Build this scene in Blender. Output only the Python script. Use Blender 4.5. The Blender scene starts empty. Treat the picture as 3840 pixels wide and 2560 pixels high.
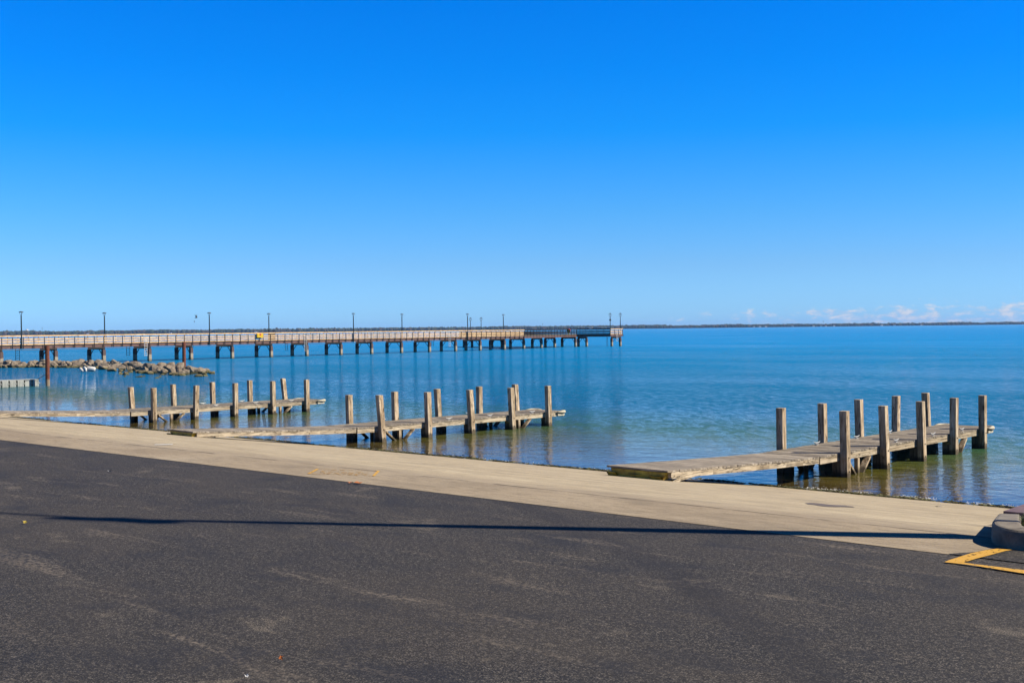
import bpy, bmesh, math, random
from mathutils import Vector, Matrix, noise as mnoise
random.seed(7)
D=bpy.data
sc=bpy.context.scene
col=sc.collection
R=math.radians
# ---------------------------------------------------------------- camera frame
F=4414.; CH=3.7; PX=1920.; PY=1280.
yaw=R(41.9); pitch=math.atan(46.5/F); roll=math.atan(.0108)
fw=Vector((-math.sin(yaw)*math.cos(pitch), math.cos(yaw)*math.cos(pitch), -math.sin(pitch)))
r0=Vector((math.cos(yaw), math.sin(yaw),0)); u0=r0.cross(fw)
CR=math.cos(roll)*r0-math.sin(roll)*u0; CU=math.cos(roll)*u0+math.sin(roll)*r0
def ray(x,y): return fw+CR*((x-PX)/F)-CU*((y-PY)/F)
def onz(x,y,z=0.):
    d=ray(x,y); t=(z-CH)/d.z; return Vector((d.x*t,d.y*t,z))
def proj(p):
    v=Vector(p)-Vector((0,0,CH)); d=v.dot(fw); return (PX+F*v.dot(CR)/d, PY-F*v.dot(CU)/d)
cy,sy=math.cos(yaw),math.sin(yaw)
def C(r,d,z=0.): return Vector((r*cy-d*sy, r*sy+d*cy, z))   # metres right of / ahead of the viewpoint
YA,YB,YW,ZA=8.6,9.5,24.2,2.0   # asphalt edge, grade break, waterline
K=ZA/(YW-YB)
def gz(y):
    if y<YB: return ZA
    if y<YW+22: return K*(YW-y)
    return K*-22
def onramp(x,y,dz=0.):
    d=ray(x,y); t=(K*YW+dz-CH)/(d.z+K*d.y); p=Vector((0,0,CH))+d*t
    return p if p.y>YB else onz(x,y,ZA+dz)
# ---------------------------------------------------------------- mesh builder
class MB:
    def __init__(s): s.v=[]; s.f=[]
    def add(s,vs,fs):
        o=len(s.v); s.v+= [Vector(a) for a in vs]; s.f+=[tuple(i+o for i in f) for f in fs]
    def box(s,x0,x1,y0,y1,z0,z1):
        s.add([(x0,y0,z0),(x1,y0,z0),(x1,y1,z0),(x0,y1,z0),(x0,y0,z1),(x1,y0,z1),(x1,y1,z1),(x0,y1,z1)],
              [(0,3,2,1),(4,5,6,7),(0,1,5,4),(1,2,6,5),(2,3,7,6),(3,0,4,7)])
    def beam(s,p,q,w,h,up=(0,0,1)):
        p=Vector(p);q=Vector(q);d=(q-p).normalized();u=Vector(up)
        a=d.cross(u)
        if a.length<1e-4: a=d.cross(Vector((0,1,0)))
        a.normalize(); b=a.cross(d).normalized(); a=a*w/2;b=b*h/2
        s.add([p-a-b,p+a-b,p+a+b,p-a+b,q-a-b,q+a-b,q+a+b,q-a+b],
              [(0,1,2,3),(7,6,5,4),(0,4,5,1),(1,5,6,2),(2,6,7,3),(3,7,4,0)])
    def tube(s,pts,rad,n=8,cap=True):
        pts=[Vector(p) for p in pts]
        if not isinstance(rad,(list,tuple)): rad=[rad]*len(pts)
        o=len(s.v)
        ref=None
        for i,p in enumerate(pts):
            a=pts[max(i-1,0)];b=pts[min(i+1,len(pts)-1)];d=(b-a).normalized()
            if ref is None: ref=Vector((1,0,0)) if abs(d.x)<.8 else Vector((0,1,0))
            e=(ref-d*ref.dot(d)).normalized(); ref=e; g=d.cross(e)
            for k in range(n):
                t=2*math.pi*k/n; s.v.append(p+(e*math.cos(t)+g*math.sin(t))*rad[i])
        for i in range(len(pts)-1):
            for k in range(n):
                k2=(k+1)%n; s.f.append((o+i*n+k,o+i*n+k2,o+(i+1)*n+k2,o+(i+1)*n+k))
        if cap:
            s.f.append(tuple(o+k for k in range(n))[::-1]); s.f.append(tuple(o+(len(pts)-1)*n+k for k in range(n)))
    def build(s,name,mat,parent=None,smooth=False,world=False,bevel=0):
        me=D.meshes.new(name)
        vs=s.v
        if parent is not None and world:
            inv=parent_matrix(parent).inverted(); vs=[inv@v for v in vs]
        me.from_pydata([tuple(v) for v in vs],[],s.f); me.update()
        if bevel:
            bm=bmesh.new(); bm.from_mesh(me)
            bmesh.ops.bevel(bm,geom=bm.edges[:],offset=bevel,segments=1,affect='EDGES',clamp_overlap=True)
            bm.to_mesh(me); bm.free()
        if smooth:
            for p in me.polygons: p.use_smooth=True
        me.materials.append(mat)
        o=D.objects.new(name,me); col.objects.link(o)
        if parent is not None: o.parent=parent
        return o
def split(b,name,mat,parent=None,**k):
    # every connected piece of the builder becomes an object of its own
    par=list(range(len(b.v)))
    def find(i):
        while par[i]!=i: par[i]=par[par[i]]; i=par[i]
        return i
    for f in b.f:
        for i in f[1:]: par[find(i)]=find(f[0])
    groups={}
    for f in b.f: groups.setdefault(find(f[0]),[]).append(f)
    out=[]
    for fs in groups.values():
        m=MB(); idx={}
        for f in fs:
            for i in f:
                if i not in idx: idx[i]=len(m.v); m.v.append(b.v[i])
        m.f=[tuple(idx[i] for i in f) for f in fs]; out.append(m.build(name,mat,parent,**k))
    return out
def parent_matrix(p):
    m=Matrix.Translation(p.location)@p.rotation_euler.to_matrix().to_4x4()
    if p.parent: m=parent_matrix(p.parent)@m
    return m
def tag(o,label=None,cat=None,group=None,kind=None):
    if label: o['label']=label
    if cat: o['category']=cat
    if group: o['group']=group
    if kind: o['kind']=kind
    return o
def empty(name,loc,rz=0):
    o=D.objects.new(name,None); col.objects.link(o); o.location=loc; o.rotation_euler=(0,0,rz); o.empty_display_size=.2
    return o
def copy_tree(o,parent=None):
    c=o.copy(); col.objects.link(c)
    if parent: c.parent=parent
    for ch in [x for x in D.objects if x.parent==o]: copy_tree(ch,c)
    return c
# ---------------------------------------------------------------- materials
def mat(name):
    m=D.materials.new(name); m.use_nodes=True; nt=m.node_tree
    return m,nt,nt.nodes['Principled BSDF']
ALB=.52   # overall reflectance, set together with the exposure
class N:
    def __init__(s,nt,k=None): s.nt=nt; s.k=ALB if k is None else k
    def new(s,t,**k):
        n=s.nt.nodes.new(t)
        for a,b in k.items(): setattr(n,a,b)
        return n
    def link(s,a,b): s.nt.links.new(a,b)
    def put(s,sock,v):
        if isinstance(v,bpy.types.NodeSocket): s.link(v,sock)
        else: sock.default_value=v
    def math(s,op,a,b=0.,c=None,clamp=False):
        n=s.new('ShaderNodeMath',operation=op,use_clamp=clamp); s.put(n.inputs[0],a); s.put(n.inputs[1],b)
        if c is not None: s.put(n.inputs[2],c)
        return n.outputs[0]
    def coord(s,kind='Object'): return s.new('ShaderNodeTexCoord').outputs[kind]
    def map(s,vec,scale=(1,1,1),loc=(0,0,0),rot=(0,0,0)):
        n=s.new('ShaderNodeMapping'); s.link(vec,n.inputs[0]); n.inputs['Scale'].default_value=scale
        n.inputs['Location'].default_value=loc; n.inputs['Rotation'].default_value=rot; return n.outputs[0]
    def noise(s,vec,scale=5,detail=3,rough=.5,dist=0.):
        n=s.new('ShaderNodeTexNoise'); s.link(vec,n.inputs['Vector']); n.inputs['Scale'].default_value=scale
        n.inputs['Detail'].default_value=detail; n.inputs['Roughness'].default_value=rough; n.inputs['Distortion'].default_value=dist
        return n.outputs['Fac']
    def ramp(s,fac,stops,interp='LINEAR'):
        n=s.new('ShaderNodeValToRGB'); s.link(fac,n.inputs[0]); cr=n.color_ramp; cr.interpolation=interp
        while len(cr.elements)<len(stops): cr.elements.new(.5)
        for e,(p,c) in zip(cr.elements,stops):
            e.position=p; e.color=(c,c,c,1) if isinstance(c,(int,float)) else (*[x*s.k for x in c],1)
        return n.outputs[0]
    def mixc(s,fac,a,b,mode='MIX'):
        n=s.new('ShaderNodeMix',data_type='RGBA',blend_type=mode)
        s.put(n.inputs[0],fac); 
        for i,v in ((6,a),(7,b)):
            if isinstance(v,bpy.types.NodeSocket): s.link(v,n.inputs[i])
            else: n.inputs[i].default_value=(*[x*s.k for x in v],1)
        return n.outputs[2]
    def bump(s,h,strength=.5,dist=.01,normal=None,fw_=None):
        n=s.new('ShaderNodeBump'); s.link(h,n.inputs['Height']); s.put(n.inputs['Strength'],strength); s.put(n.inputs['Distance'],dist)
        if fw_ is not None: n.inputs['Filter Width'].default_value=fw_
        if normal is not None: s.link(normal,n.inputs['Normal'])
        return n.outputs[0]
    def sep(s,vec):
        n=s.new('ShaderNodeSeparateXYZ'); s.link(vec,n.inputs[0]); return n.outputs
def simple(name,c,rough=.6,metal=0.,var=.15,scale=8,spec=.4,bumpd=0):
    m,nt,b=mat(name); n=N(nt); co=n.coord()
    f=n.noise(co,scale,4,.6)
    lo=tuple(x*(1-var) for x in c); hi=tuple(min(1,x*(1+var)) for x in c)
    n.link(n.ramp(f,[(.3,lo),(.7,hi)]),b.inputs['Base Color'])
    b.inputs['Roughness'].default_value=rough; b.inputs['Metallic'].default_value=metal; b.inputs['Specular IOR Level'].default_value=spec
    if bumpd: n.link(n.bump(f,.6,bumpd),b.inputs['Normal'])
    return m
def wood(name,axis,dark,mid,light,knot=True,island=.5,rough=.8):
    m,nt,b=mat(name); n=N(nt); co=n.coord()
    st=[15.,15.,15.]; st[axis]=1.3
    geo=n.new('ShaderNodeNewGeometry'); rnd=geo.outputs['Random Per Island']
    oi=n.new('ShaderNodeObjectInfo').outputs['Random']
    off=n.new('ShaderNodeCombineXYZ'); n.link(n.math('MULTIPLY',rnd,37.),off.inputs[0]); n.link(n.math('MULTIPLY',oi,53.),off.inputs[1]); n.link(n.math('MULTIPLY',rnd,11.),off.inputs[2])
    va=n.new('ShaderNodeVectorMath',operation='ADD'); n.link(co,va.inputs[0]); n.link(off.outputs[0],va.inputs[1]); v=va.outputs[0]
    g=n.noise(n.map(v,tuple(st)),1.,5,.65,.35)
    st2=[7.,7.,7.]; st2[axis]=.8
    g2=n.noise(n.map(v,tuple(st2)),1.,3,.6,.6)
    f=n.math('ADD',n.math('MULTIPLY',g,.6),n.math('MULTIPLY',g2,.4))
    c=n.ramp(f,[(.30,dark),(.46,mid),(.6,light)])
    # drying checks along the grain
    st3=[9.,9.,9.]; st3[axis]=.55
    ck=n.noise(n.map(v,tuple(st3),(3,5,7)),1.,4,.6,.4)
    c=n.mixc(n.ramp(n.math('ABSOLUTE',n.math('SUBTRACT',ck,.5)),[(.008,.75),(.024,0.)]),c,tuple(x*.30 for x in dark))
    # blotchy stain and per board tone
    bl=n.noise(v,1.7,4,.6)
    c=n.mixc(n.ramp(bl,[(.48,0.),(.66,.65)]),c,tuple(x*.50 for x in mid))
    tone=n.math('ADD',1-island/2,n.math('MULTIPLY',n.math('ADD',n.math('MULTIPLY',rnd,.6),n.math('MULTIPLY',oi,.4)),island))
    tc=n.new('ShaderNodeCombineXYZ'); [n.link(tone,tc.inputs[i]) for i in range(3)]
    c=n.mixc(1.,c,tc.outputs[0],'MULTIPLY')
    if knot:
        vo=n.new('ShaderNodeTexVoronoi'); vs=[5.,5.,5.]; vs[axis]=1.6
        n.link(n.map(v,tuple(vs)),vo.inputs['Vector']); vo.inputs['Scale'].default_value=1.
        kf=n.ramp(vo.outputs['Distance'],[(.10,.8),(.17,0.)])
        c=n.mixc(kf,c,tuple(x*.35 for x in dark))
    n.link(c,b.inputs['Base Color']); b.inputs['Roughness'].default_value=rough; b.inputs['Specular IOR Level'].default_value=.2
    n.link(n.bump(g,.5,.006),b.inputs['Normal'])
    return m
WET=(.05,.04,.022)
def wet_wood(name,axis,*a,**k):
    # same timber, stained darker and greener where the lake has soaked it
    m=wood(name,axis,*a,**k); nt=m.node_tree; n=N(nt); b=nt.nodes['Principled BSDF']
    src=b.inputs['Base Color'].links[0].from_socket
    z=n.sep(n.new('ShaderNodeNewGeometry').outputs['Position'])[2]
    w=n.noise(n.coord(),6,3,.6)
    t=n.math('ADD',z,n.math('MULTIPLY',w,-.16))
    n.link(n.mixc(n.ramp(t,[(.0,.85),(.10,0.)]),src,WET),b.inputs['Base Color'])
    return m
M={}
M['post']=wet_wood('post_timber',2,(.19,.125,.07),(.50,.37,.235),(.86,.72,.53))
M['deck']=wood('deck_boards',0,(.13,.105,.08),(.38,.32,.25),(.60,.53,.43),knot=False,island=.6)
M['stringer']=wood('stringer_timber',1,(.17,.12,.07),(.52,.42,.29),(.80,.68,.50))
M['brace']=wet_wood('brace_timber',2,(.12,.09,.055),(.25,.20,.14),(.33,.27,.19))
M['rail']=wood('rail_timber',1,(.66,.38,.17),(.95,.62,.33),(1.,.78,.48),island=.2)
M['railshaded']=wood('shaded_rail_timber',1,(.015,.010,.008),(.026,.018,.013),(.045,.032,.024),island=.2)  # dark rails of the pier end, their unlit look painted into the timber colour
M['railgrey']=wood('grey_rail_timber',1,(.12,.10,.07),(.20,.17,.12),(.28,.24,.17),island=.2)
M['pierdeck']=wood('pier_deck_timber',0,(.2,.17,.12),(.33,.28,.2),(.42,.36,.27),island=.3)
M['fascia']=simple('pier_fascia_steel',(.17,.088,.066),.6,var=.25,scale=1.5)
M['black']=simple('black_steel',(.016,.014,.013),.5,var=.3,scale=20)
M['lamp']=simple('dark_green_lamp_metal',(.018,.030,.026),.4,var=.2,scale=20)
M['alu']=simple('bright_aluminium',(.72,.72,.70),.4,.2,.08,10)
M['thinladder']=simple('dull_ladder_steel',(.07,.075,.075),.6,.2,.2,10)
M['tanladder']=simple('tan_ladder_steel',(.35,.25,.18),.7,.0,.2,10)
M['cleat']=simple('galvanised_cleat',(.62,.62,.60),.45,.3,.1,20)
M['rubber']=simple('cream_bumper_vinyl',(.66,.60,.46),.7,var=.15,scale=18)
M['hole']=simple('dark_bolt',(.02,.015,.01),.7)
M['yfloat']=simple('rusty_yellow_steel',(.80,.50,.05),.6,var=.55,scale=5)
M['whiteplastic']=simple('white_vinyl',(.83,.82,.78),.35,var=.04)
M['cube']=simple('weathered_grey_plastic',(.50,.52,.48),.6,var=.16,scale=3)
M['yellow']=simple('yellow_cabinet_paint',(.85,.55,.01),.4,var=.05)
M['red']=simple('red_paint',(.62,.03,.01),.4,var=.05)
M['whitepaint']=simple('white_paint',(.8,.8,.8),.5,var=.05)
M['brownroof']=simple('brown_roofing',(.10,.07,.06),.8)
M['bird']=simple('grey_feathers',(.12,.12,.13),.8)
M['duck']=simple('brown_feathers',(.12,.08,.05),.8)
M['purple']=simple('faded_purple_steel_paint',(.20,.13,.15),.75,var=.22,scale=9,bumpd=.003)
M['leaf']=simple('orange_leaf',(.55,.16,.03),.7,var=.4,scale=30)
M['leafy']=simple('yellow_leaf',(.5,.38,.05),.7,var=.4,scale=30)
def rust():
    m,nt,b=mat('rusty_pipe'); n=N(nt); co=n.coord(); f=n.noise(co,6,5,.65)
    c=n.ramp(f,[(.3,(.10,.022,.008)),(.55,(.21,.05,.016)),(.75,(.27,.09,.035))])
    z=n.sep(n.new('ShaderNodeNewGeometry').outputs['Position'])[2]
    t=n.math('ADD',z,n.math('MULTIPLY',f,-.35))
    c=n.mixc(n.ramp(t,[(.22,1.),(.34,0.)]),c,(.33,.25,.16)); n.link(c,b.inputs['Base Color']); b.inputs['Roughness'].default_value=.8
    return m
M['rust']=rust()
def pilemat():
    m,nt,b=mat('pier_pile_sleeve'); n=N(nt); co=n.coord(); f=n.noise(co,3,5,.65)
    z=n.sep(n.new('ShaderNodeNewGeometry').outputs['Position'])[2]
    t=n.math('ADD',z,n.math('MULTIPLY',f,.35))
    c=n.mixc(n.ramp(n.math('MULTIPLY',t,.5),[(.52,(1.)),(.56,0.)]),(.12,.072,.062),n.ramp(f,[(.3,(.34,.28,.19)),(.7,(.52,.45,.34))]))
    c=n.mixc(n.ramp(t,[(.30,.8),(.55,0.)]),c,(.10,.085,.03))
    n.link(c,b.inputs['Base Color']); b.inputs['Roughness'].default_value=.8
    return m
M['pile']=pilemat()
def rockmat():
    m,nt,b=mat('limestone_boulder'); n=N(nt); co=n.coord(); f=n.noise(co,2.2,6,.65)
    oi=n.new('ShaderNodeObjectInfo').outputs['Random']
    c=n.ramp(f,[(.3,(.13,.10,.075)),(.5,(.33,.265,.19)),(.7,(.47,.40,.30))])
    c=n.mixc(n.ramp(oi,[(0.,.0),(1.,.45)]),c,(.20,.15,.12))
    z=n.sep(n.new('ShaderNodeNewGeometry').outputs['Position'])[2]
    c=n.mixc(n.ramp(n.math('ADD',z,n.math('MULTIPLY',f,-.25)),[(.0,.9),(.16,0.)]),c,(.10,.095,.02))
    n.link(c,b.inputs['Base Color']); b.inputs['Roughness'].default_value=.9; n.link(n.bump(f,.8,.08),b.inputs['Normal'])
    return m
M['rock']=rockmat()
def asphalt():
    m,nt,b=mat('asphalt'); n=N(nt); co=n.coord()
    fine=n.noise(co,110,2,.8); med=n.noise(co,30,3,.65); big=n.noise(n.map(co,(.30,.7,1)),1.,4,.6,.6); blot=n.noise(n.map(co,(1.1,1.6,1),(5,2,0)),1.,5,.65,.5)
    streak=n.noise(n.map(co,(.5,3.2,1),(3,1,0),(0,0,.15)),1.,5,.65,.6)
    vg=n.new('ShaderNodeTexVoronoi'); n.link(co,vg.inputs['Vector']); vg.inputs['Scale'].default_value=118.; vc=n.sep(vg.outputs['Color'])
    grain=n.math('ADD',.5,n.math('MULTIPLY',n.math('SUBTRACT',vc[0],.5),.26))
    g=n.math('ADD',n.math('MULTIPLY',fine,.40),n.math('ADD',n.math('MULTIPLY',grain,.42),n.math('MULTIPLY',med,.18)))
    c=n.ramp(g,[(.41,(.002,.002,.003)),(.47,(.021,.020,.022)),(.53,(.053,.049,.047)),(.595,(.25,.222,.195))])
    warm=n.ramp(big,[(.40,0.),(.62,1.)])
    c=n.mixc(n.math('MULTIPLY',warm,.25),c,(.095,.077,.060))
    c=n.mixc(n.ramp(blot,[(.32,.62),(.50,0.)]),c,(.018,.020,.030))
    # faint tyre tracks sweeping across the lot
    s3=n.sep(co); arc=n.math('SQRT',n.math('ADD',n.math('POWER',n.math('ADD',s3[0],16.),2.),n.math('POWER',n.math('ADD',s3[1],9.),2.)))
    arc=n.math('ADD',arc,n.math('MULTIPLY',big,.35))
    for rr in (13.1,14.75,19.6):
        t=n.ramp(n.math('ABSOLUTE',n.math('SUBTRACT',arc,rr)),[(.07,.60),(.19,0.)])
        c=n.mixc(n.math('MULTIPLY',t,n.ramp(blot,[(.4,.3),(.6,1.)])),c,(.020,.019,.024))
    wear=n.math('MULTIPLY',n.ramp(streak,[(.56,0.),(.74,1.)]),n.ramp(med,[(.42,0.),(.60,.85)]))
    c=n.mixc(wear,c,(.27,.225,.18))
    wear2=n.math('MULTIPLY',n.ramp(blot,[(.62,0.),(.72,1.)]),n.ramp(fine,[(.45,0.),(.58,.9)]))
    c=n.mixc(wear2,c,(.33,.28,.22))
    vo=n.new('ShaderNodeTexVoronoi'); n.link(co,vo.inputs['Vector']); vo.inputs['Scale'].default_value=9.
    peb=n.ramp(vo.outputs['Distance'],[(.035,.8),(.06,0.)])
    c=n.mixc(n.math('MULTIPLY',peb,n.ramp(n.sep(vo.outputs['Color'])[0],[(.80,0.),(.82,1.)])),c,(.33,.28,.23))
    n.link(c,b.inputs['Base Color']); b.inputs['Roughness'].default_value=.85; b.inputs['Specular IOR Level'].default_value=.25
    n.link(n.bump(g,.5,.004),b.inputs['Normal'])
    return m
def concrete():
    m,nt,b=mat('ramp_concrete'); n=N(nt); co=n.coord(); s=n.sep(co)
    tine=n.noise(n.map(co,(3.2,17,1)),1.,5,.75,.3); blot=n.noise(n.map(co,(.25,.7,1)),1.,5,.6,.3); fine=n.noise(co,45,4,.7)
    streak=n.noise(n.map(co,(.6,3.4,1)),1.,6,.7,.8)
    c=n.ramp(blot,[(.3,(.38,.30,.21)),(.5,(.49,.40,.285)),(.7,(.57,.48,.355))])
    mot=n.noise(n.map(co,(.7,1.6,1),(9,4,0)),1.,5,.7,.6)
    lower=n.ramp(n.math('MULTIPLY',s[1],.04),[(.38,0.),(.46,1.)])
    c=n.mixc(n.math('MULTIPLY',lower,.8),c,n.ramp(streak,[(.3,(.48,.39,.25)),(.5,(.68,.57,.39)),(.7,(.84,.73,.52))]))
    c=n.mixc(n.ramp(tine,[(.50,0.),(.66,.6)]),c,(.17,.135,.095))
    c=n.mixc(n.ramp(fine,[(.48,0.),(.70,.5)]),c,(.17,.14,.105))
    wf=n.ramp(n.noise(n.map(co,(1.6,8,1),(7,3,0)),1.,6,.75,.5),[(.60,0.),(.78,.6)])
    c=n.mixc(wf,c,(.62,.56,.45))
    c=n.mixc(n.ramp(mot,[(.46,0.),(.66,.5)]),c,(.25,.205,.155))
    # saw cut joint between apron and ramp, and crosswise joints
    wob=n.noise(n.map(co,(.8,.1,1)),1.,3,.5)
    jl=n.math('ABSOLUTE',n.math('SUBTRACT',s[1],n.math('ADD',9.40,n.math('MULTIPLY',wob,.2))))
    broken=n.ramp(n.noise(n.map(co,(1.4,.2,1),(2,0,0)),1.,3,.6),[(.42,0.),(.50,1.)])
    jf=n.math('MULTIPLY',n.ramp(jl,[(.012,.85),(.03,0.)]),broken)
    c=n.mixc(jf,c,(.05,.04,.03))
    # stained wet margin at the waterline
    wet=n.math('ADD',s[1],n.math('MULTIPLY',n.noise(co,1.6,4,.6),.5))
    c=n.mixc(n.ramp(n.math('MULTIPLY',wet,.025),[(.6025,0.),(.6075,1.)]),c,(.11,.085,.04))
    n.link(c,b.inputs['Base Color']); b.inputs['Roughness'].default_value=.85; b.inputs['Specular IOR Level'].default_value=.2
    n.link(n.bump(n.math('ADD',tine,n.math('MULTIPLY',fine,.5)),.5,.012),b.inputs['Normal'])
    return m
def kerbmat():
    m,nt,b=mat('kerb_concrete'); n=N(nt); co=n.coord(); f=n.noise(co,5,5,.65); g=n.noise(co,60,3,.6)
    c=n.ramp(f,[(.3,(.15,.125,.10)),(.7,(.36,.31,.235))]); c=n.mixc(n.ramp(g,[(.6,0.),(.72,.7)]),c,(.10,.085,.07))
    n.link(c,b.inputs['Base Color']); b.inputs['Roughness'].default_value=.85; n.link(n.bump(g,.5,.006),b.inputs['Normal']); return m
def paint(name,c,thr,scale=14,stretch=(1,1,1)):
    m,nt,b=mat(name); n=N(nt); co=n.map(n.coord(),stretch); f=n.noise(co,scale,5,.75)
    b.inputs['Base Color'].default_value=(*[x*ALB for x in c],1); b.inputs['Roughness'].default_value=.7
    tr=n.new('ShaderNodeBsdfTransparent'); mx=n.new('ShaderNodeMixShader')
    n.link(n.ramp(f,[(thr-.02,0.),(thr+.04,1.)]),mx.inputs[0]); n.link(tr.outputs[0],mx.inputs[1]); n.link(b.outputs[0],mx.inputs[2])
    n.link(mx.outputs[0],nt.nodes['Material Output'].inputs[0]); return m
def watermat():
    m,nt,b=mat('lake_water'); nt.nodes.remove(b); n=N(nt)
    co=n.new('ShaderNodeNewGeometry').outputs['Position']; s=n.sep(co)
    off=n.math('SUBTRACT',s[1],YW)
    o1=n.math('MULTIPLY',off,1/200.)
    body=n.ramp(o1,[(0.,(.21,.15,.05)),(.02,(.15,.145,.025)),(.055,(.045,.13,.070)),(.10,(.003,.15,.34)),(.35,(.001,.21,.50)),(1.,(.001,.28,.72))])
    calm=n.ramp(n.math('MULTIPLY',off,1/60.),[(0.,.38),(.05,.80),(.16,1.7),(.5,2.7),(1.,3.)])
    patch=n.ramp(n.noise(n.map(co,(.012,.035,1)),1.,3,.55,.6),[(.35,.55),(.65,1.15)])
    def wv(a,b,o=0.):
        u=n.math('ADD',n.math('MULTIPLY',s[0],.744),n.math('MULTIPLY',s[1],.668)); v=n.math('ADD',n.math('MULTIPLY',s[0],-.668),n.math('MULTIPLY',s[1],.744))
        c_=n.new('ShaderNodeCombineXYZ'); n.link(n.math('MULTIPLY',u,a),c_.inputs[0]); n.link(n.math('MULTIPLY',v,b),c_.inputs[1]); c_.inputs[2].default_value=o
        return c_.outputs[0]
    # ripples of three sizes, crests roughly facing the viewer
    rot=(0,0,R(41.9))
    w1=n.noise(wv(.75,.85),1.,3,.55,.25)
    w2=n.noise(wv(1.9,3.2,4.),1.,4,.65,.3)
    w3=n.noise(wv(6.,9.,9.),1.,2,.6,.2)
    h=n.math('ADD',n.math('MULTIPLY',w1,.11),n.math('ADD',n.math('MULTIPLY',w2,.045),n.math('MULTIPLY',n.math('MULTIPLY',w3,.016),calm)))
    nr=n.bump(h,n.math('MULTIPLY',n.math('MULTIPLY',calm,patch),1.),1.,fw_=.12)
    nt.nodes[-1].name='WB'
    far=n.ramp(n.math('MULTIPLY',off,1/400.),[(0.,.01),(.1,.03),(.3,.08),(1.,.12)])
    gl=n.new('ShaderNodeBsdfGlossy'); n.link(nr,gl.inputs['Normal']); n.link(far,gl.inputs['Roughness']); gl.inputs['Color'].default_value=(1,1,1,1)
    df=n.new('ShaderNodeBsdfDiffuse'); n.link(body,df.inputs['Color'])
    tr=n.new('ShaderNodeBsdfTransparent'); tr.inputs['Color'].default_value=(.62,.55,.36,1)
    m1=n.new('ShaderNodeMixShader'); n.link(n.ramp(n.math('MULTIPLY',off,1/6.),[(.0,.25),(.25,.7),(1.,1.)]),m1.inputs[0]); n.link(tr.outputs[0],m1.inputs[1]); n.link(df.outputs[0],m1.inputs[2])
    fr=n.new('ShaderNodeFresnel'); fr.inputs['IOR'].default_value=1.333; n.link(nr,fr.inputs['Normal'])
    gust=n.math('ADD',n.noise(wv(2.4,.85,3.),1.,3,.65,.5),n.math('MULTIPLY',n.noise(n.map(co,(.03,.06,1),(0,8,0)),1.,3,.6,.5),.6))
    gf=n.ramp(n.math('MULTIPLY',gust,.625),[(.40,.30),(.5,.88),(.58,1.35)])
    near1=n.ramp(o1,[(0.,1.),(.02,1.),(.07,0.)]); gf=n.math('ADD',n.math('MULTIPLY',gf,n.math('SUBTRACT',1.,near1)),near1)
    fr2=n.math('MULTIPLY',n.math('MULTIPLY',n.math('MINIMUM',fr.outputs[0],.92),gf,clamp=True),n.ramp(o1,[(0.,1.),(.12,1.),(.4,.90),(1.,.78)]))
    m2=n.new('ShaderNodeMixShader'); n.link(fr2,m2.inputs[0]); n.link(m1.outputs[0],m2.inputs[1]); n.link(gl.outputs[0],m2.inputs[2])
    n.link(m2.outputs[0],nt.nodes['Material Output'].inputs[0]); return m
# ---------------------------------------------------------------- ground, ramp, water
def sheet(name,xs,ys,zf,m):
    b=MB(); nx=len(xs)
    for y in ys:
        for x in xs: b.v.append(Vector((x,y,zf(x,y))))
    for j in range(len(ys)-1):
        for i in range(nx-1): a=j*nx+i; b.f.append((a,a+1,a+nx+1,a+nx))
    o=b.build(name,m); o['kind']='structure'; return o
_w=onz(3762,1915,1.745); WX,WY=_w.x,_w.y
xs=[-400,-200,-120,-90,-75,-60,-50,-40,-30,-25,-20,-15,-10,-7,WX+.05]
def edge_y(x): return YA+.05*math.sin(x*.9)
lot=sheet('parking_lot',[-400,-200,-90,-60,-30,-15,-8,-4,-2,0,5,20,60,200],[-200,-50,-10,0,4,YA+.02],lambda x,y:ZA,asphalt())
apron_pts=[]
ramp=sheet('boat_ramp',xs,[YA,YB,12.4,16,20,22,23.5,24.2,25,27,30,36,YW+22],lambda x,y:gz(y),concrete())
bed=sheet('lake_bed',[-9000,-400,-4.2,400,9000],[YW+22,200,12000],lambda x,y:-K*22,simple('lake_mud',(.12,.10,.05),.9))
# apron strip right of the ramp, inside the kerb nose
sheet('apron',[WX+.05,-3.7,-3.2,-2.6,0,20],[YA,YB,11,WY],lambda x,y:gz(y),concrete())
b=MB(); b.add([(-3.42,YA+.02,ZA+.004),(20,YA+.02,ZA+.004),(20,9.3,ZA+.004)]+[onz(x,y,ZA+.004) for x,y in ((4100,2090),(3900,2072),(3800,2060),(3745,2054),(3700,2059),(3660,2068))],[tuple(range(9))]); o=b.build('parking_lot',lot.data.materials[0]); o['kind']='structure'
wb=MB(); wb.add([(-9000,YW-3,0),(9000,YW-3,0),(9000,12000,0),(-9000,12000,0)],[(0,1,2,3)])
wo=wb.build('water',watermat()); wo['kind']='structure'
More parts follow.
